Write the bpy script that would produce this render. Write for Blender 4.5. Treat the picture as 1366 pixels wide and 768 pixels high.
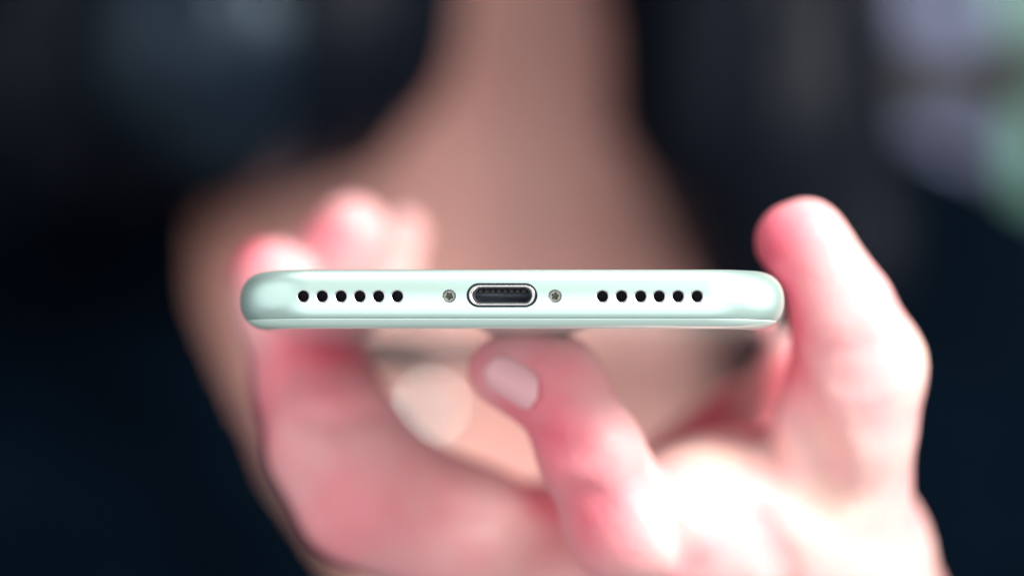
import bpy, bmesh, math, random
import numpy as np
from mathutils import Vector, Matrix, noise

random.seed(7)
rng = np.random.default_rng(7)
for o in list(bpy.data.objects):
    bpy.data.objects.remove(o)
SC = bpy.context.scene
COL = SC.collection
MM = 0.001
R = math.radians

# ------------------------------------------------------------------ camera
cam_d = bpy.data.cameras.new('camera')
cam = bpy.data.objects.new('camera', cam_d)
COL.objects.link(cam)
cam.location = (0, -0.5, 0)
cam.rotation_euler = (R(90), 0, 0)
cam_d.sensor_width = 36
cam_d.lens = 126.4
cam_d.clip_start = 0.02
cam_d.clip_end = 20
cam_d.dof.use_dof = True
cam_d.dof.focus_distance = 0.5015
cam_d.dof.aperture_fstop = 126.4 / 28.0
SC.camera = cam

# ------------------------------------------------------------------ world, lamps, exposure
w = bpy.data.worlds.new('World')
SC.world = w
w.use_nodes = True
bg = w.node_tree.nodes['Background']
bg.inputs['Color'].default_value = (0.95, 0.98, 1.0, 1)
bg.inputs['Strength'].default_value = 0.30


def area(name, loc, target, size, energy, color):
    d = bpy.data.lights.new(name, 'AREA')
    d.shape = 'DISK'
    d.size = size
    d.energy = energy
    d.color = color
    o = bpy.data.objects.new(name, d)
    COL.objects.link(o)
    o.location = loc
    o.rotation_euler = (Vector(target) - Vector(loc)).to_track_quat('-Z', 'Y').to_euler()
    return o


area('key_lamp', (0.41, -0.29, 0.34), (0.05, 0.06, -0.02), 0.36, 8.8, (1.0, 0.95, 0.88))
area('right_fill', (0.60, -0.06, 0.10), (0.03, 0.03, 0), 0.5, 1.5, (1.0, 0.99, 0.97))  # unseen fill, added to whiten the phone's right end and the thumb
area('front_fill', (-0.05, -1.05, -0.40), (0, 0.1, 0), 1.4, 6.9, (1.0, 0.985, 0.97))  # unseen fill added low behind the camera to brighten the phone's face
top = area('overhead_fill', (0.0, 0.13, 0.66), (0, 0.01, 0), 0.35, 0.22, (1, 1, 1))  # unseen fill added for the bright line along the phone's top edge
top.data.spread = R(55)
area('side_fill', (-0.60, -0.20, 0.17), (0, 0.1, 0.02), 0.9, 1.7, (1.0, 0.99, 0.98))  # unseen fill added on the left for the phone's end and the neck

vs = SC.view_settings
vs.view_transform = 'Standard'
vs.look = 'None'
vs.exposure = 0.12
vs.gamma = 1.0
vs.use_curve_mapping = False
SC.cycles.max_bounces = 8
SC.cycles.use_denoising = True


# ------------------------------------------------------------------ helpers
def material(name, color, rough=0.5, metal=0.0, spec=0.5, coat=0.0, emit=None, strength=0.0):
    m = bpy.data.materials.new(name)
    m.use_nodes = True
    b = m.node_tree.nodes['Principled BSDF']
    b.inputs['Base Color'].default_value = (*color, 1)
    b.inputs['Roughness'].default_value = rough
    b.inputs['Metallic'].default_value = metal
    b.inputs['Specular IOR Level'].default_value = spec
    b.inputs['Coat Weight'].default_value = coat
    if emit:
        b.inputs['Emission Color'].default_value = (*emit, 1)
        b.inputs['Emission Strength'].default_value = strength
    return m


def vary(m, scale, amount, bump=0.0, bump_dist=0.0001, detail=4.0):
    """break up a flat base colour with noise and add fine relief"""
    nt = m.node_tree
    b = nt.nodes['Principled BSDF']
    tc = nt.nodes.new('ShaderNodeTexCoord')
    nz = nt.nodes.new('ShaderNodeTexNoise')
    nz.inputs['Scale'].default_value = scale
    nz.inputs['Detail'].default_value = detail
    nt.links.new(tc.outputs['Object'], nz.inputs['Vector'])
    c = b.inputs['Base Color'].default_value[:]
    mx = nt.nodes.new('ShaderNodeMix')
    mx.data_type = 'RGBA'
    mx.inputs[6].default_value = tuple(v * (1 - amount) for v in c[:3]) + (1,)
    mx.inputs[7].default_value = tuple(min(1, v * (1 + amount)) for v in c[:3]) + (1,)
    nt.links.new(nz.outputs['Fac'], mx.inputs[0])
    nt.links.new(mx.outputs[2], b.inputs['Base Color'])
    if bump:
        bp = nt.nodes.new('ShaderNodeBump')
        bp.inputs['Strength'].default_value = bump
        bp.inputs['Distance'].default_value = bump_dist
        nt.links.new(nz.outputs['Fac'], bp.inputs['Height'])
        nt.links.new(bp.outputs['Normal'], b.inputs['Normal'])
    return m


def link(name, me, mat, parent=None, smooth=True, kind=None):
    o = bpy.data.objects.new(name, me)
    COL.objects.link(o)
    if mat is not None:
        me.materials.append(mat)
    if smooth:
        me.polygons.foreach_set('use_smooth', [True] * len(me.polygons))
    if parent is not None:
        o.parent = parent
    if kind:
        o['kind'] = kind
    return o


def mesh_pd(name, verts, faces):
    me = bpy.data.meshes.new(name)
    me.from_pydata([tuple(v) for v in verts], [], [tuple(f) for f in faces])
    me.update()
    return me


def thing(name, label, cat, loc=(0, 0, 0), rot=(0, 0, 0), group=None):
    o = bpy.data.objects.new(name, None)
    o.empty_display_size = 0.02
    COL.objects.link(o)
    o.location = loc
    o.rotation_euler = rot
    o['label'] = label
    o['category'] = cat
    if group:
        o['group'] = group
    return o


PXMM = 9.59


def P(px, py, d):
    """a point in mm at distance d (mm) behind the phone's end, from where it shows in the photograph"""
    f = (500.0 + d) / 500.0 / PXMM
    return np.array([(px - 683.0) * f, d, (384.0 - py) * f])


def PR(px, py, d, r):
    return (P(px, py, d), r * (500.0 + d) / 500.0 / PXMM)


# ---- distance fields on a rectilinear grid, turned into one smooth mesh (surface nets)
class Field:
    def __init__(self, ax, ay, az, far=40.0, margin=13.0):
        self.margin = margin
        self.ax, self.ay, self.az = [np.asarray(a, np.float32) for a in (ax, ay, az)]
        self.d = np.full((len(ax), len(ay), len(az)), far, np.float32)
        self.far = far

    def box(self, lo, hi):
        s = []
        for a, l, h in ((self.ax, lo[0], hi[0]), (self.ay, lo[1], hi[1]), (self.az, lo[2], hi[2])):
            i0 = max(0, int(np.searchsorted(a, l)) - 1)
            i1 = min(len(a), int(np.searchsorted(a, h)) + 1)
            s.append(slice(i0, i1))
        return tuple(s)

    def pts(self, s):
        return (self.ax[s[0]][:, None, None], self.ay[s[1]][None, :, None], self.az[s[2]][None, None, :])

    def union(self, s, d, k):
        a = self.d[s]
        if k > 0:
            h = np.maximum(k - np.abs(a - d), 0) / k
            self.d[s] = np.minimum(a, d) - h * h * k * 0.25
        else:
            self.d[s] = np.minimum(a, d)

    def cone(self, a, ra, b, rb, k=4.0, squash=None):
        a = np.asarray(a, float)
        b = np.asarray(b, float)
        m = max(ra, rb) + self.margin
        s = self.box(np.minimum(a, b) - m, np.maximum(a, b) + m)
        X, Y, Z = self.pts(s)
        ab = b - a
        L = float(ab @ ab) + 1e-9
        t = np.clip(((X - a[0]) * ab[0] + (Y - a[1]) * ab[1] + (Z - a[2]) * ab[2]) / L, 0, 1)
        d = np.sqrt((X - a[0] - t * ab[0]) ** 2 + (Y - a[1] - t * ab[1]) ** 2 + (Z - a[2] - t * ab[2]) ** 2) - (ra + (rb - ra) * t)
        self.union(s, d.astype(np.float32), k)

    def ell(self, c, r, k=6.0, cut=False):
        c = np.asarray(c, float)
        r = np.asarray(r, float)
        m = r + self.margin + 1
        s = self.box(c - m, c + m)
        X, Y, Z = self.pts(s)
        q = np.sqrt(((X - c[0]) / r[0]) ** 2 + ((Y - c[1]) / r[1]) ** 2 + ((Z - c[2]) / r[2]) ** 2)
        g = np.sqrt(((X - c[0]) / r[0] ** 2) ** 2 + ((Y - c[1]) / r[1] ** 2) ** 2 + ((Z - c[2]) / r[2] ** 2) ** 2)
        d = (q * (q - 1) / np.maximum(g, 1e-6)).astype(np.float32)
        if cut:
            a = self.d[s]
            h = np.maximum(k - np.abs(a + d), 0) / k
            self.d[s] = np.maximum(a, -d) + h * h * k * 0.25
        else:
            self.union(s, d, k)

    def merge(self, other, k):
        self.union((slice(None),) * 3, other.d, k)

    def mesh(self, name, smooth=2):
        d = self.d
        ins = d < 0
        c = np.zeros(tuple(n - 1 for n in d.shape), np.uint8)
        for i in (0, 1):
            for j in (0, 1):
                for k in (0, 1):
                    c += ins[i:i + c.shape[0], j:j + c.shape[1], k:k + c.shape[2]]
        act = (c > 0) & (c < 8)
        I = np.argwhere(act)
        idx = np.full(c.shape, -1, np.int64)
        idx[tuple(I.T)] = np.arange(len(I))
        acc = np.zeros((len(I), 3))
        cnt = np.zeros(len(I))
        axes = (self.ax, self.ay, self.az)
        for ax in range(3):
            o1, o2 = [a for a in range(3) if a != ax]
            for u in (0, 1):
                for v in (0, 1):
                    A = I.copy()
                    A[:, o1] += u
                    A[:, o2] += v
                    B = A.copy()
                    B[:, ax] += 1
                    da = d[tuple(A.T)]
                    db = d[tuple(B.T)]
                    x = (da < 0) != (db < 0)
                    t = np.where(x, da / np.where(x, da - db, 1), 0)
                    pa = np.stack([axes[q][A[:, q]] for q in range(3)], 1)
                    pb = np.stack([axes[q][B[:, q]] for q in range(3)], 1)
                    p = pa + (pb - pa) * t[:, None]
                    acc[x] += p[x]
                    cnt[x] += 1
        V = acc / np.maximum(cnt, 1)[:, None]
        quads = []
        for ax in range(3):
            o1, o2 = [(1, 2), (2, 0), (0, 1)][ax]
            sl0 = [slice(None)] * 3
            sl1 = [slice(None)] * 3
            sl0[ax] = slice(0, -1)
            sl1[ax] = slice(1, None)
            a = ins[tuple(sl0)]
            b = ins[tuple(sl1)]
            E = np.argwhere(a != b)
            E = E[(E[:, o1] > 0) & (E[:, o2] > 0) & (E[:, o1] < d.shape[o1] - 1) & (E[:, o2] < d.shape[o2] - 1)]
            flip = ~a[tuple(E.T)]
            q = []
            for (u, v) in ((-1, -1), (0, -1), (0, 0), (-1, 0)):
                C = E.copy()
                C[:, o1] += u
                C[:, o2] += v
                q.append(idx[tuple(C.T)])
            q = np.stack(q, 1)
            q[flip] = q[flip][:, ::-1]
            quads.append(q)
        Q = np.concatenate(quads)
        Q = Q[(Q >= 0).all(1)]
        e = np.concatenate([Q[:, [0, 1]], Q[:, [1, 2]], Q[:, [2, 3]], Q[:, [3, 0]]])
        for _ in range(smooth):
            s = np.zeros_like(V)
            n = np.zeros(len(V))
            np.add.at(s, e[:, 0], V[e[:, 1]])
            np.add.at(n, e[:, 0], 1)
            np.add.at(s, e[:, 1], V[e[:, 0]])
            np.add.at(n, e[:, 1], 1)
            V = V * 0.5 + 0.5 * s / np.maximum(n, 1)[:, None]
        me = bpy.data.meshes.new(name)
        me.vertices.add(len(V))
        me.vertices.foreach_set('co', (V * MM).astype(np.float32).ravel())
        me.loops.add(len(Q) * 4)
        me.loops.foreach_set('vertex_index', Q.astype(np.int32).ravel())
        me.polygons.add(len(Q))
        me.polygons.foreach_set('loop_start', np.arange(0, len(Q) * 4, 4, dtype=np.int32))
        me.update(calc_edges=True)
        me.validate()
        return me, V


def shift(me, off):
    me.transform(Matrix.Translation(-Vector(off)))
    return me


# ------------------------------------------------------------------ materials
def skin_material():
    m = bpy.data.materials.new('skin')
    m.use_nodes = True
    nt = m.node_tree
    b = nt.nodes['Principled BSDF']
    b.inputs['Roughness'].default_value = 0.42
    b.inputs['Specular IOR Level'].default_value = 0.45
    b.inputs['Subsurface Weight'].default_value = 0.35
    b.inputs['Subsurface Radius'].default_value = (1.0, 0.28, 0.22)
    b.inputs['Subsurface Scale'].default_value = 0.004
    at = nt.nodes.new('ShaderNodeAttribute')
    at.attribute_name = 'flush_shade'
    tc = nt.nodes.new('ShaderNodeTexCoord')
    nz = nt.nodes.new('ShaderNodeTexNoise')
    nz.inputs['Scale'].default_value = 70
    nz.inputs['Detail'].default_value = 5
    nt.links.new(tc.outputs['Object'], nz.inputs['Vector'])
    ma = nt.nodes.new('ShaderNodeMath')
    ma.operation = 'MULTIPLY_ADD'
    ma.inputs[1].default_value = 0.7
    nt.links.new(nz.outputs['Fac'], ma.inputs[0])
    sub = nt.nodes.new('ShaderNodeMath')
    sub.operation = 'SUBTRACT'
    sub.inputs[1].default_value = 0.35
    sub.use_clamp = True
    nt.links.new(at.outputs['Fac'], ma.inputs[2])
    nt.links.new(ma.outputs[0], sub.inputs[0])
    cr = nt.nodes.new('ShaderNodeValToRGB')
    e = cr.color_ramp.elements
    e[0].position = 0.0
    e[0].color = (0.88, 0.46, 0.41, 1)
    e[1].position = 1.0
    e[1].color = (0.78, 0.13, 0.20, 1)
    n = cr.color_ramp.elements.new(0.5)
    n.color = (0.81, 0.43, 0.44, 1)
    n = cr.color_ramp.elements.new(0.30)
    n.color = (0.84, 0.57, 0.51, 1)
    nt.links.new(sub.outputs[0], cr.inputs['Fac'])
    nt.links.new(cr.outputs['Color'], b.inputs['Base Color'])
    n2 = nt.nodes.new('ShaderNodeTexNoise')
    n2.inputs['Scale'].default_value = 900
    nt.links.new(tc.outputs['Object'], n2.inputs['Vector'])
    bp = nt.nodes.new('ShaderNodeBump')
    bp.inputs['Strength'].default_value = 0.4
    bp.inputs['Distance'].default_value = 0.0004
    nt.links.new(n2.outputs['Fac'], bp.inputs['Height'])
    nt.links.new(bp.outputs['Normal'], b.inputs['Normal'])
    return m


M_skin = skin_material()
M_nail = material('nail', (0.86, 0.45, 0.50), 0.38, coat=0.15)
M_mint = vary(material('anodised_mint_metal', (0.595, 0.815, 0.765), 0.38, 0.72), 900, 0.03, 0.04, 0.00002)
M_bare = material('bare_chamfer_metal', (0.86, 0.84, 0.90), 0.30, 0.9)
M_bump = material('camera_glass', (0.86, 0.90, 0.88), 0.4)
M_backglass = material('mint_back_glass', (0.62, 0.82, 0.76), 0.08, 0.0, 0.5, coat=0.3)
M_screen = material('screen_glass', (0.01, 0.012, 0.015), 0.05)
M_black = vary(material('black_plastic', (0.008, 0.008, 0.018), 0.6, spec=0.2), 2000, 0.2)
M_steel = vary(material('steel', (0.74, 0.75, 0.74), 0.28, 1.0), 1500, 0.08, 0.1, 0.00003)
M_screw = vary(material('screw_metal', (0.30, 0.32, 0.29), 0.32, 1.0), 1800, 0.3, 0.3, 0.00005)
M_gold = material('contact_metal', (0.03, 0.026, 0.024), 0.45, 0.6)
M_cavity = vary(material('port_lining', (0.045, 0.055, 0.075), 0.35, 0.3), 1200, 0.3)
M_jacket = vary(material('dark_cloth', (0.0005, 0.0032, 0.0078), 0.9, spec=0.03), 28, 0.9, 0.4, 0.002)
M_hair = vary(material('dark_hair', (0.0011, 0.003, 0.0075), 0.5, spec=0.11), 120, 0.4)
M_eye = material('eye_white', (0.8, 0.78, 0.75), 0.15)
M_wall = vary(material('dark_wall', (0.004, 0.008, 0.014), 0.9, spec=0.1), 4, 0.4)

# ================================================================== the setting
bm = bmesh.new()
bmesh.ops.create_cube(bm, size=1.0)
for v in bm.verts:
    v.co = Vector((v.co.x * 3.0, 0.80 + v.co.y * 0.05, v.co.z * 2.6))
me = bpy.data.meshes.new('wall')
bm.to_mesh(me)
bm.free()
link('wall', me, M_wall, smooth=False, kind='structure')


def boxmesh(name, lo, hi, bev=0.0):
    bm = bmesh.new()
    bmesh.ops.create_cube(bm, size=1.0)
    for v in bm.verts:
        v.co = Vector([lo[i] + (v.co[i] + 0.5) * (hi[i] - lo[i]) for i in range(3)])
    if bev:
        bmesh.ops.bevel(bm, geom=bm.edges[:], offset=bev, segments=2, affect='EDGES', profile=0.5)
    me = bpy.data.meshes.new(name)
    bm.to_mesh(me)
    bm.free()
    return me


# lit window behind the shoulder (upper right)
M_frame = material('window_frame_paint', (0.01, 0.012, 0.016), 0.6)
M_pane = material('lit_pane', (0.02, 0.02, 0.04), 0.3, emit=(0.27, 0.32, 0.62), strength=0.85)
M_pane2 = material('lit_green_pane', (0.02, 0.04, 0.03), 0.3, emit=(0.16, 0.48, 0.36), strength=1.0)
win = thing('window', 'small window with blurred pale lavender and green panes beyond the shoulder', 'window', (0.17, 0.76, 0.04))


def pane(name, x0, x1, y0, y1, m):
    a = P(x0, y1, 752) * MM - np.array(win.location)
    b = P(x1, y0, 752) * MM - np.array(win.location)
    return link(name, boxmesh(name, (a[0], -0.006, a[2]), (b[0], 0.0, b[2]), 0.001), m, win, False)


for q in ((1226, 1310, -40, 45, M_pane), (1224, 1306, 176, 250, M_pane), (1372, 1430, 150, 250, M_pane2), (1350, 1450, -60, 30, M_pane2)):
    pane('pane', *q)
a = P(1150, 300, 755) * MM - np.array(win.location)
b = P(1480, -110, 755) * MM - np.array(win.location)
link('window_frame', boxmesh('window_frame', (a[0], -0.002, a[2]), (b[0], 0.012, b[2]), 0.002), M_frame, win, False)

# ================================================================== the person
person = thing('person', 'person in an open dark jacket with dark hair, holding out a phone', 'person', (0.008, 0.42, -0.34))
PO = np.array(person.location)


def axis(lo, hi, f0, f1, fine, coarse):
    a = list(np.arange(f0, f1, fine))
    x, st = f0, fine
    left = []
    while x > lo:
        st = min(coarse, st * 1.25)
        x -= st
        left.append(x)
    x, st = a[-1], fine
    right = []
    while x < hi:
        st = min(coarse, st * 1.25)
        x += st
        right.append(x)
    return left[::-1] + a + right


AX = axis(-250, 300, -50, 76, 1.15, 6)
AY = axis(-20, 560, 4, 150, 1.25, 6)
AZ = axis(-350, 350, -78, 22, 1.15, 6)


def chain(F, pts, k=3.0):
    for (a, ra), (b, rb) in zip(pts[:-1], pts[1:]):
        F.cone(a, ra, b, rb, k)


B = Field(AX, AY, AZ)
# torso, neck, head
B.ell((8, 437, -170), (150, 105, 210), 20)
B.cone((-150, 432, -48), 44, (166, 432, -48), 44, 25)
B.cone((-75, 425, -28), 44, (91, 425, -28), 44, 25)
B.cone((8, 415, -10), 58, (8, 385, 120), 52, 25)


def skin_y(x, z):
    col = B.d[np.searchsorted(AX, x), :, np.searchsorted(AZ, z)]
    return AY[int(np.argmax(col < 0))]


for sx in (-1, 1):
    a, b = (8 + sx * 58, -8), (8 + sx * 9, 8)
    B.cone((a[0], skin_y(*a) + 2, a[1]), 6, (b[0], skin_y(*b) + 2, b[1]), 6, 12)
B.ell((8, 395, 215), (74, 92, 105), 18)
B.ell((8, 345, 160), (48, 48, 48), 25)
B.cone((8, 300, 225), 6, (8, 292, 195), 9, 8)
B.cone((-8, 304, 163), 5, (24, 304, 163), 5, 6)
B.cone((-70, 400, 200), 8, (-72, 400, 225), 10, 6)
B.cone((86, 400, 200), 8, (88, 400, 225), 10, 6)
B.ell((-22, 303, 222), (16, 14, 11), 6, cut=True)
B.ell((38, 303, 222), (16, 14, 11), 6, cut=True)
# arms
B.cone((-170, 432, -55), 42, (-195, 440, -300), 34, 20)
B.cone((180, 432, -55), 42, (188, 300, -232), 34, 20)
B.cone((188, 300, -232), 33, (66, 105, -88), 24, 12)

# palm and wrist
H = Field(AX, AY, AZ)
chain(H, [((66, 105, -88), 24), PR(1085, 860, 85, 165), PR(1100, 740, 70, 128)], 10)
chain(H, [PR(1050, 860, 85, 150), PR(985, 705, 62, 118)], 10)
chain(H, [PR(950, 880, 90, 150), PR(760, 800, 85, 120), PR(640, 790, 90, 110)], 14)
chain(H, [PR(760, 860, 90, 150), PR(660, 860, 95, 120)], 14)
chain(H, [PR(955, 705, 48, 100), PR(1065, 705, 50, 105)], 14)
chain(H, [PR(960, 800, 60, 120), PR(1080, 800, 60, 130)], 14)
# web between thumb and index base
chain(H, [PR(1085, 640, 80, 70), PR(990, 630, 105, 56), PR(900, 665, 105, 56)], 9)
chain(H, [PR(1092, 525, 78, 88), PR(1010, 590, 105, 58), PR(905, 640, 108, 42)], 9)

fingers = []
# thumb
F = Field(AX, AY, AZ)
chain(F, [PR(1102, 745, 60, 120), PR(1118, 640, 48, 92), PR(1128, 565, 42, 90), PR(1144, 490, 38, 87), PR(1122, 412, 34, 66),
          PR(1098, 360, 32, 52), PR(1072, 322, 31, 53), PR(1052, 322, 31, 44)], 3)
fingers.append((F, 5))
# index finger curled under the phone, nail to the camera
F = Field(AX, AY, AZ)
chain(F, [PR(985, 715, 60, 110), PR(905, 705, 44, 92), PR(836, 700, 30, 77), PR(788, 604, 26, 67), PR(742, 512, 28, 61), PR(704, 500, 30, 55), PR(670, 494, 32, 48)], 3)
fingers.append((F, 8))
# middle finger, the pink column at the left
F = Field(AX, AY, AZ)
chain(F, [PR(760, 770, 85, 100), PR(620, 715, 68, 96), PR(492, 655, 62, 98), PR(450, 590, 66, 92), PR(420, 515, 74, 78), PR(372, 420, 80, 54),
          PR(360, 371, 80, 47), PR(392, 368, 80, 34)], 3)
fingers.append((F, 7))
# ring finger
F = Field(AX, AY, AZ)
chain(F, [PR(700, 780, 110, 90), PR(560, 690, 100, 80), PR(470, 640, 104, 76), PR(400, 500, 108, 55), PR(395, 400, 110, 50), PR(445, 350, 110, 50), PR(468, 312, 110, 50)], 3)
fingers.append((F, 6))
# little finger
F = Field(AX, AY, AZ)
chain(F, [PR(720, 790, 135, 80), PR(640, 720, 130, 58), PR(500, 650, 132, 50), PR(425, 480, 134, 42), PR(435, 390, 136, 40), PR(520, 380, 136, 32), PR(539, 312, 136, 29)], 3)
fingers.append((F, 6))
hand = Field(AX, AY, AZ)
hand.d[:] = H.d
parts = []
for F, k in fingers:
    G = Field(AX, AY, AZ)
    a, d = H.d, F.d
    h = np.maximum(k - np.abs(a - d), 0) / k
    G.d = np.minimum(a, d) - h * h * k * 0.25
    hand.merge(G, 1.2)
B.merge(hand, 6)


def at_field(p):
    return B.d[min(len(AX) - 1, np.searchsorted(AX, p[0])), min(len(AY) - 1, np.searchsorted(AY, p[1])), min(len(AZ) - 1, np.searchsorted(AZ, p[2]))]


def front(px, py, d0=5, d1=160):
    d = d0
    while d < d1 and at_field(P(px, py, d)) > 0.3:
        d += 0.4
    return d


def groove(pts, r, k=2.5):
    """a crease pressed into the skin along points given on the side that faces the viewer"""
    q = [P(x, y, front(x, y)) for x, y in pts]
    for a, b in zip(q[:-1], q[1:]):
        m = r + 10
        s = B.box(np.minimum(a, b) - m, np.maximum(a, b) + m)
        X, Y, Z = B.pts(s)
        ab = b - a
        t = np.clip(((X - a[0]) * ab[0] + (Y - a[1]) * ab[1] + (Z - a[2]) * ab[2]) / (ab @ ab + 1e-9), 0, 1)
        d = np.sqrt((X - a[0] - t * ab[0]) ** 2 + (Y - a[1] - t * ab[1]) ** 2 + (Z - a[2] - t * ab[2]) ** 2) - r
        h = np.maximum(k - np.abs(B.d[s] + d), 0) / k
        B.d[s] = (np.maximum(B.d[s], -d) + h * h * k * 0.25).astype(np.float32)


groove([(705, 575), (735, 590), (765, 588)], 1.0)
groove([(735, 680), (770, 660), (800, 665)], 0.7)
groove([(1052, 520), (1066, 570), (1085, 620), (1092, 670)], 2.4, 5)
groove([(1085, 500), (1120, 512), (1160, 500)], 0.6)
groove([(1080, 470), (1115, 480), (1165, 462)], 0.5)
groove([(860, 640), (900, 690), (925, 760)], 0.9, 4)
groove([(1010, 690), (1040, 740), (1050, 800)], 0.9, 4)
groove([(400, 555), (450, 560), (500, 545)], 0.8)
groove([(395, 640), (430, 690), (470, 740)], 0.8)
groove([(600, 690), (640, 700), (700, 705)], 0.9)

body_me, V = B.mesh('body', 2)

# how red the skin is: pinker hand, red fingertips and knuckles, plus shade and a highlight painted in
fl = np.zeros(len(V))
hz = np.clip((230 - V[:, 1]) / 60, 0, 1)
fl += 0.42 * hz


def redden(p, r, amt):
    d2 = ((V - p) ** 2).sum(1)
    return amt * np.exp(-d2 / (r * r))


for (px, py, d, r, amt) in ((1035, 330, 28, 7, .6), (1048, 405, 32, 6, .6), (1052, 470, 38, 7, .6), (1040, 520, 60, 12, .7), (1058, 540, 52, 8, .45), (1075, 600, 50, 6, .4),  # redness painted in for the shade on the thumb's inner side
                            (970, 560, 100, 20, .7), (636, 472, 30, 5, .3), (705, 520, 24, 9, .25), (740, 535, 24, 9, .2), (700, 560, 24, 8, .2), (745, 600, 20, 8, .15),  # web and tip under the phone carry painted shade
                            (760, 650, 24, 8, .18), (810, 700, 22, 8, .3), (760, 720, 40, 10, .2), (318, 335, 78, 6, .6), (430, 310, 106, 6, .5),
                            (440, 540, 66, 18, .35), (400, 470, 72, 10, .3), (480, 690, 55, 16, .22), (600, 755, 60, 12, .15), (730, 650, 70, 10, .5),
                            (640, 650, 48, 12, -.15), (880, 760, 40, 12, .2)):  # negative amount paints a pale highlight on the knuckle
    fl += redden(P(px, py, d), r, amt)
at = body_me.attributes.new('flush_shade', 'FLOAT', 'POINT')
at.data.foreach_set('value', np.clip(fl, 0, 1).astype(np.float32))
shift(body_me, PO)
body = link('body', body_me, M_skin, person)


# fingernails
def nail(c, tip, up, ln, wd):
    c, tip, up = [Vector(tuple(x)) for x in (c, tip, up)]
    t = tip.normalized()
    u = (up - t * up.dot(t)).normalized()
    s = t.cross(u)
    vs_, fs = [], []
    n, mrow = 10, 12
    for layer in (0, 1):
        for j in range(mrow):
            v = j / (mrow - 1)
            y = (v - 0.5) * ln
            hw = wd * 0.5 * min(1, (1 - abs(2 * v - 1) ** 2.6) ** 0.5 + 0.02)
            for i in range(n):
                x = (i / (n - 1) * 2 - 1)
                a = x * hw / (wd * 0.62)
                p = c + t * y + s * (math.sin(a) * wd * 0.62) + u * ((math.cos(a) - 1) * wd * 0.62 - (v - .5) ** 2 * 0.8 - layer * 0.45)
                vs_.append(p * MM - Vector(PO))
    o = n * mrow
    for j in range(mrow - 1):
        for i in range(n - 1):
            q = [j * n + i, j * n + i + 1, (j + 1) * n + i + 1, (j + 1) * n + i]
            fs.append(q)
            fs.append([x + o for x in q[::-1]])
    for j in range(mrow - 1):
        for i in (0, n - 1):
            q = [j * n + i, (j + 1) * n + i, (j + 1) * n + i + o, j * n + i + o]
            fs.append(q if i == 0 else q[::-1])
    for i in range(n - 1):
        for j in (0, mrow - 1):
            q = [j * n + i, j * n + i + 1, j * n + i + 1 + o, j * n + i + o]
            fs.append(q[::-1] if j == 0 else q)
    return link('fingernail', mesh_pd('fingernail', vs_, fs), M_nail, person)


def land(c, up, gap):
    """slide a point along its outward direction onto the skin"""
    u = np.array(up, float)
    u /= np.linalg.norm(u)
    p = c + u * 12
    for _ in range(80):
        if at_field(p) < gap:
            break
        p = p - u * 0.25
    return p


for (c, tip, up, ln, wd) in (
        (P(682, 502, 26), P(640, 478, 31) - P(724, 526, 24), (-0.12, -1, -0.30), 10.5, 6.8),
        (P(362, 352, 80), (0.8, 0.0, 0.25), (-0.25, 0.25, 0.9), 7.0, 6.0),
        (P(474, 315, 110), (0.9, 0.0, 0.3), (-0.3, 0.3, 0.9), 7.0, 6.5),
        (P(539, 312, 136), (0.9, 0.0, 0.3), (-0.2, 0.3, 0.95), 5.0, 4.5),
        (P(1085, 330, 32), (-0.6, 0, 0.7), (0.7, 0.55, 0.45), 10, 9.0)):
    nail(land(c, up, -0.05), tip, up, ln, wd)

# jacket: a cloth shell over shoulders, chest and sleeves, open at the front
JX = np.arange(-260, 270, 4.0)
JY = np.arange(40, 560, 4.0)
JZ = np.arange(-352, 60, 4.0)
J = Field(JX, JY, JZ, 60.0, 40.0)
J.ell((8, 437, -170), (158, 113, 218), 20)
J.cone((-150, 432, -48), 52, (166, 432, -48), 52, 25)
J.cone((-75, 425, -28), 54, (91, 425, -28), 54, 25)
J.cone((-172, 432, -55), 54, (-198, 440, -300), 46, 20)
J.cone((182, 432, -55), 54, (190, 300, -235), 50, 20)
J.cone((190, 300, -235), 50, (105, 168, -134), 38, 12)
X, Y, Z = J.pts((slice(None),) * 3)
fold = 2.6 * np.sin(X * 0.075 + Z * 0.05 + 1.5 * np.sin(Z * 0.03)) + 1.6 * np.sin(Z * 0.16 + X * 0.04 + Y * 0.03)
outer = J.d - 5.0 + fold.astype(np.float32)
shell = np.maximum(outer - 2.0, -(outer + 6.0))
# sleeve end open, neckline cut
poly = [(-62, 90), (-77, 24), (-73, -3), (-63, -22), (-52, -45), (-36, -66), (-4, -105), (0, -160), (14, -125), (38, -70), (50, -20), (52, 12), (70, 90)]


def poly_sd(px, pz, pol):
    d = np.full(px.shape, 1e9)
    s = np.ones(px.shape)
    n = len(pol)
    for i in range(n):
        ax_, az_ = pol[i]
        bx_, bz_ = pol[i - 1]
        ex, ez = bx_ - ax_, bz_ - az_
        wx, wz = px - ax_, pz - az_
        t = np.clip((wx * ex + wz * ez) / (ex * ex + ez * ez), 0, 1)
        d = np.minimum(d, (wx - ex * t) ** 2 + (wz - ez * t) ** 2)
        c1, c2, c3 = pz >= az_, pz < bz_, ex * wz > ez * wx
        f = (c1 & c2 & c3) | (~c1 & ~c2 & ~c3)
        s = np.where(f, -s, s)
    return s * np.sqrt(d)


XX, ZZ = np.meshgrid(JX, JZ, indexing='ij')
pd = poly_sd(XX, ZZ, poly)[:, None, :]
op = np.maximum(pd, Y - 425)
neck = np.sqrt((X - 8) ** 2 + (Y - 420) ** 2) - 68 + 0 * Z
neck = np.maximum(neck, -20 - Z)
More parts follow.
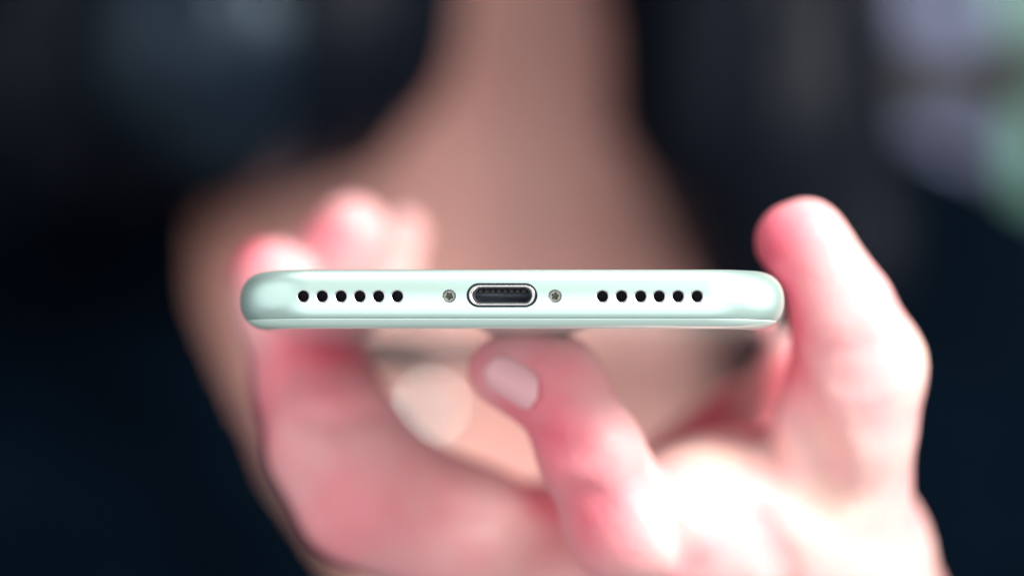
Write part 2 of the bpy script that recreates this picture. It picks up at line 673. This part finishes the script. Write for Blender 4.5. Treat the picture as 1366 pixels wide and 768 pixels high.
# wrist end of the sleeve
wr = np.array([66, 105, -88.]) - np.array([188, 300, -232.])
wl = np.linalg.norm(wr)
wr /= wl
along = (X - 188) * wr[0] + (Y - 300) * wr[1] + (Z + 232) * wr[2]
sleeve_end = np.maximum(225 - along, Y - 260)
J.d = np.maximum(np.maximum(shell, -op), np.maximum(-neck, -sleeve_end)).astype(np.float32)
jm, _ = J.mesh('jacket', 2)
shift(jm, PO)
link('jacket', jm, M_jacket, person)

# hair: a full mass with separate strands laid over it
HA = Field(np.arange(-190, 210, 4.0), np.arange(240, 540, 4.0), np.arange(-10, 350, 4.0))
locks_l = [[((-36, 330, 300), 36), ((-64, 318, 200), 38), ((-49, 303, 130), 41), ((-54, 293, 62), 42)],
           [((-70, 370, 290), 36), ((-105, 345, 190), 42), ((-102, 312, 110), 43), ((-99, 310, 57), 40)],
           [((-80, 410, 280), 40), ((-130, 390, 190), 46), ((-142, 350, 110), 48), ((-142, 340, 62), 40)]]
curl = [((-40, 318, 240), 24), ((-58, 302, 110), 27), ((-64, 278, 54), 29), ((-58, 282, 42), 22)]
locks_r = [[((60, 330, 300), 32), ((68, 322, 200), 27), ((51, 305, 130), 26), ((48, 298, 80), 27), ((54, 298, 40), 27), ((66, 303, 8), 26)],
           [((85, 390, 290), 34), ((80, 380, 190), 24), ((56, 360, 110), 22), ((56, 345, 40), 23), ((66, 345, 12), 22)]]
for l in locks_l + locks_r:
    chain(HA, l, 14)
HA.ell((8, 420, 240), (96, 105, 104), 15)
HA.ell((4, 455, 150), (66, 60, 120), 15)
HA.ell((8, 300, 205), (48, 60, 68), 10, cut=True)
X, Y, Z = HA.pts((slice(None),) * 3)
HA.d = (HA.d + 1.6 * np.sin(X * 0.35 + Y * 0.22 + 1.4 * np.sin(Z * 0.04)) + 0.9 * np.sin(X * 0.8 - Y * 0.6 + Z * 0.02)).astype(np.float32)
hm, _ = HA.mesh('hair', 1)
shift(hm, PO)
hair = link('hair', hm, M_hair, person)

HC = Field(np.arange(-120, 10, 2.5), np.arange(235, 370, 2.5), np.arange(10, 290, 2.5))
chain(HC, curl, 10)
X, Y, Z = HC.pts((slice(None),) * 3)
HC.d = (HC.d + 0.7 * np.sin(X * 0.5 + Y * 0.3 + 1.4 * np.sin(Z * 0.05)) + 0 * Z).astype(np.float32)
cm, _ = HC.mesh('hair_curl', 2)
shift(cm, PO)
M_sheen = vary(material('glossy_dark_hair', (0.003, 0.007, 0.014), 0.36, spec=0.36), 120, 0.4)
M_sheen.node_tree.nodes['Principled BSDF'].inputs['Specular Tint'].default_value = (0.6, 0.8, 1.0, 1)
link('hair_curl', cm, M_sheen, hair)

sv, sf = [], []


def tube(pts, r0, r1, n=5):
    base = len(sv)
    m = len(pts)
    for i, p in enumerate(pts):
        t = (pts[min(i + 1, m - 1)] - pts[max(i - 1, 0)])
        t = t / (np.linalg.norm(t) + 1e-9)
        a = np.cross(t, [0.3, 1, 0.2])
        a /= np.linalg.norm(a)
        b_ = np.cross(t, a)
        r = r0 + (r1 - r0) * i / (m - 1)
        for k in range(n):
            th = 2 * math.pi * k / n
            sv.append((p + (a * math.cos(th) + b_ * math.sin(th)) * r) * MM - PO)
    for i in range(m - 1):
        for k in range(n):
            sf.append((base + i * n + k, base + i * n + (k + 1) % n, base + (i + 1) * n + (k + 1) % n, base + (i + 1) * n + k))
    sf.append(tuple(base + k for k in range(n))[::-1])
    sf.append(tuple(base + (m - 1) * n + k for k in range(n)))


for l in locks_l + locks_r:
    pts = [np.array(p) for p, r in l]
    rs = [r for p, r in l]
    for q in range(85):
        th = rng.uniform(0, 2 * math.pi)
        out = []
        over = rng.uniform(-0.06, 0.20)
        ph = rng.uniform(0, 6.28)
        for i in range(16):
            u = i / 15 * (len(pts) - 1 + over)
            j = min(int(u), len(pts) - 2)
            f = u - j
            p = pts[j] * (1 - f) + pts[j + 1] * f
            r = (rs[j] * (1 - f) + rs[j + 1] * f)
            wv = th + 0.25 * math.sin(u * 2.0 + ph)
            rr = r * (1.0 + 0.03 * math.sin(u * 3 + ph))
            if i == 15:
                rr *= 0.82
            out.append(p + np.array([math.cos(wv) * rr, math.sin(wv) * rr, 0]))
        tube(out, 1.3, 0.5)
link('hair_strand', mesh_pd('hair_strand', sv, sf), M_hair, hair)

for x in (-22, 38):
    bm = bmesh.new()
    bmesh.ops.create_uvsphere(bm, u_segments=20, v_segments=12, radius=0.011)
    bmesh.ops.translate(bm, verts=bm.verts, vec=Vector((x * MM, 0.3115, 0.222)) - Vector(PO))
    me = bpy.data.meshes.new('eye')
    bm.to_mesh(me)
    bm.free()
    link('eye', me, M_eye, person)

# ================================================================== the phone
W, L, RC, RP, NP = 77.3, 150.9, 11.0, 4.15, 2.25
yaw, tilt = math.degrees(math.atan2(317 / PXMM, 500)) * 0.9, 2.8
phone = thing('smartphone', 'mint green smartphone held flat, its bottom edge with charging port towards the viewer', 'phone',
              tuple(P(676, 397, 0) * MM), (R(-tilt), 0, R(-yaw)))


def prof(z):
    a = min(1.0, abs(z) / RP)
    return RP * (1 - (1 - a ** NP) ** (1 / NP))


def outline(nb=150, nc=18, nside=24, nt=16):
    """inner rectangle points with their outward normals, bottom edge first"""
    hw = W / 2 - RC
    y0, y1 = RC, L - RC
    c, n = [], []

    def line(a, b, nn, k):
        for i in range(k):
            t = i / k
            c.append((a[0] + (b[0] - a[0]) * t, a[1] + (b[1] - a[1]) * t))
            n.append(nn)

    def arc(ctr, a0, k):
        for i in range(k):
            a = a0 + math.pi / 2 * i / k
            c.append(ctr)
            n.append((math.cos(a), math.sin(a)))
    line((-hw, y0), (hw, y0), (0, -1), nb)
    arc((hw, y0), -math.pi / 2, nc)
    line((hw, y0), (hw, y1), (1, 0), nside)
    arc((hw, y1), 0, nc)
    line((hw, y1), (-hw, y1), (0, 1), nt)
    arc((-hw, y1), math.pi / 2, nc)
    line((-hw, y1), (-hw, y0), (-1, 0), nside)
    arc((-hw, y0), math.pi, nc)
    return c, n


OC, ON = outline()


def loft(name, rows, cap=True):
    """rows: list of (z, inset)"""
    vs_, fs = [], []
    m = len(OC)
    for z, s in rows:
        for (c, n) in zip(OC, ON):
            vs_.append(((c[0] + n[0] * (RC - s)) * MM, (c[1] + n[1] * (RC - s)) * MM, z * MM))
    for j in range(len(rows) - 1):
        for i in range(m):
            fs.append((j * m + i, j * m + (i + 1) % m, (j + 1) * m + (i + 1) % m, (j + 1) * m + i))
    if cap:
        fs.append(tuple(range(m))[::-1])
        fs.append(tuple((len(rows) - 1) * m + i for i in range(m)))
    return mesh_pd(name, vs_, fs)


ZB, ZT = -2.78, 4.06
rows = [(ZB + (ZT - ZB) * i / 44, prof(ZB + (ZT - ZB) * i / 44)) for i in range(45)]
chas = loft('frame', rows)

# cutters for the speaker holes, screws and port
HZ = 0.20
HOLES = [403, 428.4, 453.8, 479, 504.2, 529.4, 803.6, 829, 854.4, 879, 904.2, 929.4]
SCREWS = [599, 740.5]
cv, cf = [], []


def ring_loft(rings, close=True):
    b = len(cv)
    m = len(rings[0])
    for r in rings:
        for p in r:
            cv.append((p[0] * MM, p[1] * MM, p[2] * MM))
    for j in range(len(rings) - 1):
        for i in range(m):
            cf.append((b + j * m + i, b + j * m + (i + 1) % m, b + (j + 1) * m + (i + 1) % m, b + (j + 1) * m + i))
    cf.append(tuple(b + i for i in range(m))[::-1])
    cf.append(tuple(b + (len(rings) - 1) * m + i for i in range(m)))


def circ(x, z, r, y, n=36):
    return [(x + r * math.cos(2 * math.pi * i / n), y, z - r * math.sin(2 * math.pi * i / n)) for i in range(n)][::-1]


def stad(x, z, hl, hh, y, n=14):
    out = []
    for sx, a0 in ((1, -math.pi / 2), (-1, math.pi / 2)):
        for i in range(n + 1):
            a = a0 + math.pi * i / n
            out.append((x + sx * (hl - hh) + hh * math.cos(a), y, z + hh * math.sin(a)))
    return out


px2x = lambda px: (px - 676) / PXMM
PORT = (px2x(669.5), 0.36)
for h in HOLES:
    x = px2x(h)
    ring_loft([circ(x, HZ, r, y) for r, y in ((1.10, -1.0), (1.02, 0.01), (0.80, 0.20), (0.80, 3.0))])
for h in SCREWS:
    x = px2x(h)
    ring_loft([circ(x, HZ + 0.05, r, y) for r, y in ((1.0, -1.0), (0.96, 0.03), (0.92, 0.10), (0.92, 1.2))])
ring_loft([stad(*PORT, hl, hh, y) for hl, hh, y in ((5.05, 1.82, -1.0), (4.98, 1.75, 0.0), (4.92, 1.69, 0.1), (4.92, 1.69, 6.0))])
cut_me = mesh_pd('cutters', cv, cf)
bm = bmesh.new()
bm.from_mesh(cut_me)
bmesh.ops.recalc_face_normals(bm, faces=bm.faces)
bm.to_mesh(cut_me)
bm.free()
tmp_a = bpy.data.objects.new('tmp_a', chas)
tmp_b = bpy.data.objects.new('tmp_b', cut_me)
COL.objects.link(tmp_a)
COL.objects.link(tmp_b)
md = tmp_a.modifiers.new('cut', 'BOOLEAN')
md.object = tmp_b
md.operation = 'DIFFERENCE'
md.solver = 'EXACT'
dg = bpy.context.evaluated_depsgraph_get()
dg.update()
frame_me = bpy.data.meshes.new_from_object(tmp_a.evaluated_get(dg))
frame_me.name = 'frame'
bpy.data.objects.remove(tmp_a)
bpy.data.objects.remove(tmp_b)


def surf_normal(co):
    x, y, z = co.x / MM, co.y / MM, co.z / MM
    hw = W / 2 - RC
    cx, cy = max(-hw, min(hw, x)), max(RC, min(L - RC, y))
    dx, dy = x - cx, y - cy
    r = max(1e-6, math.hypot(dx, dy))
    err = abs(r - (RC - prof(z)))
    a = abs(z) / RP
    s = max(0.0, 1 - prof(z) / RP)
    nn, nz = s ** (NP - 1), math.copysign(a ** (NP - 1), z)
    v = Vector((dx / r * nn, dy / r * nn, nz)).normalized()
    return v, err


frame_me.materials.clear()
frame_me.materials.append(M_mint)
frame_me.materials.append(M_bare)
frame_me.polygons.foreach_set('use_smooth', [True] * len(frame_me.polygons))
nrm = [None] * len(frame_me.loops)
for p in frame_me.polygons:
    cn, ce = surf_normal(p.center)
    on = ce < 0.05 and p.normal.dot(cn) > 0.9
    if not on and abs(p.normal.z) < 0.98:
        p.material_index = 1
    for li in p.loop_indices:
        co = frame_me.vertices[frame_me.loops[li].vertex_index].co
        nrm[li] = surf_normal(co)[0] if on else p.normal.copy()
frame_me.normals_split_custom_set(nrm)
frame = link('frame', frame_me, None, phone, False)

# glass on both sides
rows = [(-4.15, 4.1), (-4.148, 3.6)] + [(-RP * math.sin(a), prof(RP * math.sin(a)) + 0.02) for a in np.linspace(R(84), math.asin(2.86 / RP), 16)] + [(-2.82, prof(2.86) + 0.12)]
back = link('back_glass', loft('back_glass', rows), M_backglass, phone)
rows = [(4.02, prof(4.06) + 0.6), (4.09, prof(4.06) + 0.3), (4.13, prof(4.06) + 0.6), (4.15, prof(4.06) + 1.2)]
scr = link('screen', loft('screen', rows), M_screen, phone)


def rings_mesh(name, rings, cap0=False, cap1=True):
    vs_, fs = [], []
    m = len(rings[0])
    for r in rings:
        vs_ += [(p[0] * MM, p[1] * MM, p[2] * MM) for p in r]
    for j in range(len(rings) - 1):
        for i in range(m):
            fs.append((j * m + i, j * m + (i + 1) % m, (j + 1) * m + (i + 1) % m, (j + 1) * m + i))
    if cap0:
        fs.append(tuple(range(m))[::-1])
    if cap1:
        fs.append(tuple((len(rings) - 1) * m + i for i in range(m)))
    me = mesh_pd(name, vs_, fs)
    bm = bmesh.new()
    bm.from_mesh(me)
    bmesh.ops.recalc_face_normals(bm, faces=bm.faces)
    bm.to_mesh(me)
    bm.free()
    return me


# speaker holes: dark lined sockets with a fine mesh disc at the bottom
sp_me = rings_mesh('speaker_hole', [circ(0, 0, r, y, 28) for r, y in ((0.795, 0.26), (0.74, 0.30), (0.72, 1.6), (0.70, 1.7))])
for i, h in enumerate(HOLES):
    o = bpy.data.objects.new('speaker_hole', sp_me)
    COL.objects.link(o)
    if i == 0:
        sp_me.materials.append(M_black)
    o.parent = phone
    o.location = (px2x(h) * MM, 0, HZ * MM)


# pentalobe screws
def lobe(r, y, n=60):
    return [(((r * (1 + 0.16 * math.cos(5 * a))) * math.cos(a)), y, (r * (1 + 0.16 * math.cos(5 * a))) * math.sin(a))
            for a in [2 * math.pi * i / n for i in range(n)]]


def circ2(r, y, n=60):
    return [(r * math.cos(2 * math.pi * i / n), y, r * math.sin(2 * math.pi * i / n)) for i in range(n)]


sc_me = rings_mesh('screw', [circ2(0.83, 0.75), circ2(0.83, 0.26), circ2(0.74, 0.17), circ2(0.66, 0.16), lobe(0.48, 0.17), lobe(0.40, 0.50), circ2(0.1, 0.54)])
sc_me.materials.append(M_screw)
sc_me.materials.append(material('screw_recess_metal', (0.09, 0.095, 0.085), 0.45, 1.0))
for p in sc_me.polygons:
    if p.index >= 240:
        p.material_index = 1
for i, h in enumerate(SCREWS):
    o = link('screw', sc_me if i == 0 else sc_me, None, phone, False)
    o.location = (px2x(h) * MM, 0, (HZ + 0.05) * MM)
    o.rotation_euler = (0, 0.4 + i * 0.7, 0)

# charging port
port = link('port_rim', rings_mesh('port_rim', [stad(*PORT, hl, hh, y, 20) for hl, hh, y in
            ((4.60, 1.40, 3.0), (4.60, 1.40, 0.08), (4.56, 1.36, 0.03), (4.38, 1.25, 0.05), (4.22, 1.12, 0.16), (4.05, 1.02, 0.45), (3.98, 0.98, 0.9), (3.98, 0.98, 5.0))], False, False), M_steel, phone)
link('port_gasket', rings_mesh('port_gasket', [stad(*PORT, hl, hh, y, 20) for hl, hh, y in
     ((4.91, 1.68, 2.5), (4.91, 1.68, 0.10), (4.60, 1.38, 0.10), (4.60, 1.38, 2.5))], False, False), M_black, port)
link('port_cavity', rings_mesh('port_cavity', [stad(*PORT, hl, hh, y, 20) for hl, hh, y in
     ((3.97, 0.97, 0.7), (3.85, 0.90, 0.8), (3.80, 0.88, 2.2))]), M_cavity, port)
pin = boxmesh('contact_pin', (-0.27 * MM, 0.95 * MM, -0.22 * MM), (0.27 * MM, 2.15 * MM, 0.22 * MM), 0.05 * MM)
pin.materials.append(M_gold)
for i in range(8):
    o = bpy.data.objects.new('contact_pin', pin)
    COL.objects.link(o)
    o.parent = port
    o.location = ((PORT[0] + (i - 3.5) * 0.86) * MM, 0, (PORT[1] + 0.60) * MM)

# camera bump on the back, at the far end
bx, by = -21.5, L - 21.5


def rsq(cx, cy, h, r, z, n=8):
    out = []
    for sx, sy, a0 in ((1, 1, 0), (-1, 1, 90), (-1, -1, 180), (1, -1, 270)):
        for i in range(n + 1):
            a = R(a0 + 90 * i / n)
            out.append((cx + sx * (h - r) + r * math.cos(a), cy + sy * (h - r) + r * math.sin(a), z))
    return out


bump = link('camera_bump', rings_mesh('camera_bump', [rsq(bx, by, h, r, z) for h, r, z in ((15, 8.2, -4.10), (14.6, 8, -4.4), (14.3, 7.8, -5.7), (14.0, 7.6, -5.95), (13.4, 7.2, -6.0))]), M_bump, phone)
for dy in (-6.4, 6.4):
    rg = [[(bx - 6 + r * math.cos(t), by + dy + r * math.sin(t), z) for t in np.linspace(0, 2 * math.pi, 33)[:-1]]
          for r, z in ((6.0, -5.95), (6.0, -6.9), (5.6, -7.1), (5.0, -7.1), (4.9, -6.8))]
    ln = link('camera_lens', rings_mesh('camera_lens', rg), M_screen, bump)

# ================================================================== pendant on the chest
M_pale = material('pale_polished_metal', (0.70, 0.80, 0.80), 0.16, 1.0)
pd_ = 250.0
while pd_ < 450:
    q = P(562, 552, pd_)
    if B.d[np.searchsorted(AX, q[0]), np.searchsorted(AY, q[1]), np.searchsorted(AZ, q[2])] < 1.5:
        break
    pd_ += 1.0
pend = thing('pendant', 'small pale round pendant resting on the bare chest, blurred below the phone', 'pendant', tuple(P(562, 552, pd_) * MM))
bm = bmesh.new()
bmesh.ops.create_uvsphere(bm, u_segments=40, v_segments=24, radius=0.0060)
bmesh.ops.scale(bm, vec=(1, 0.55, 1), verts=bm.verts)
me = bpy.data.meshes.new('disc')
bm.to_mesh(me)
bm.free()
link('disc', me, M_pale, pend)
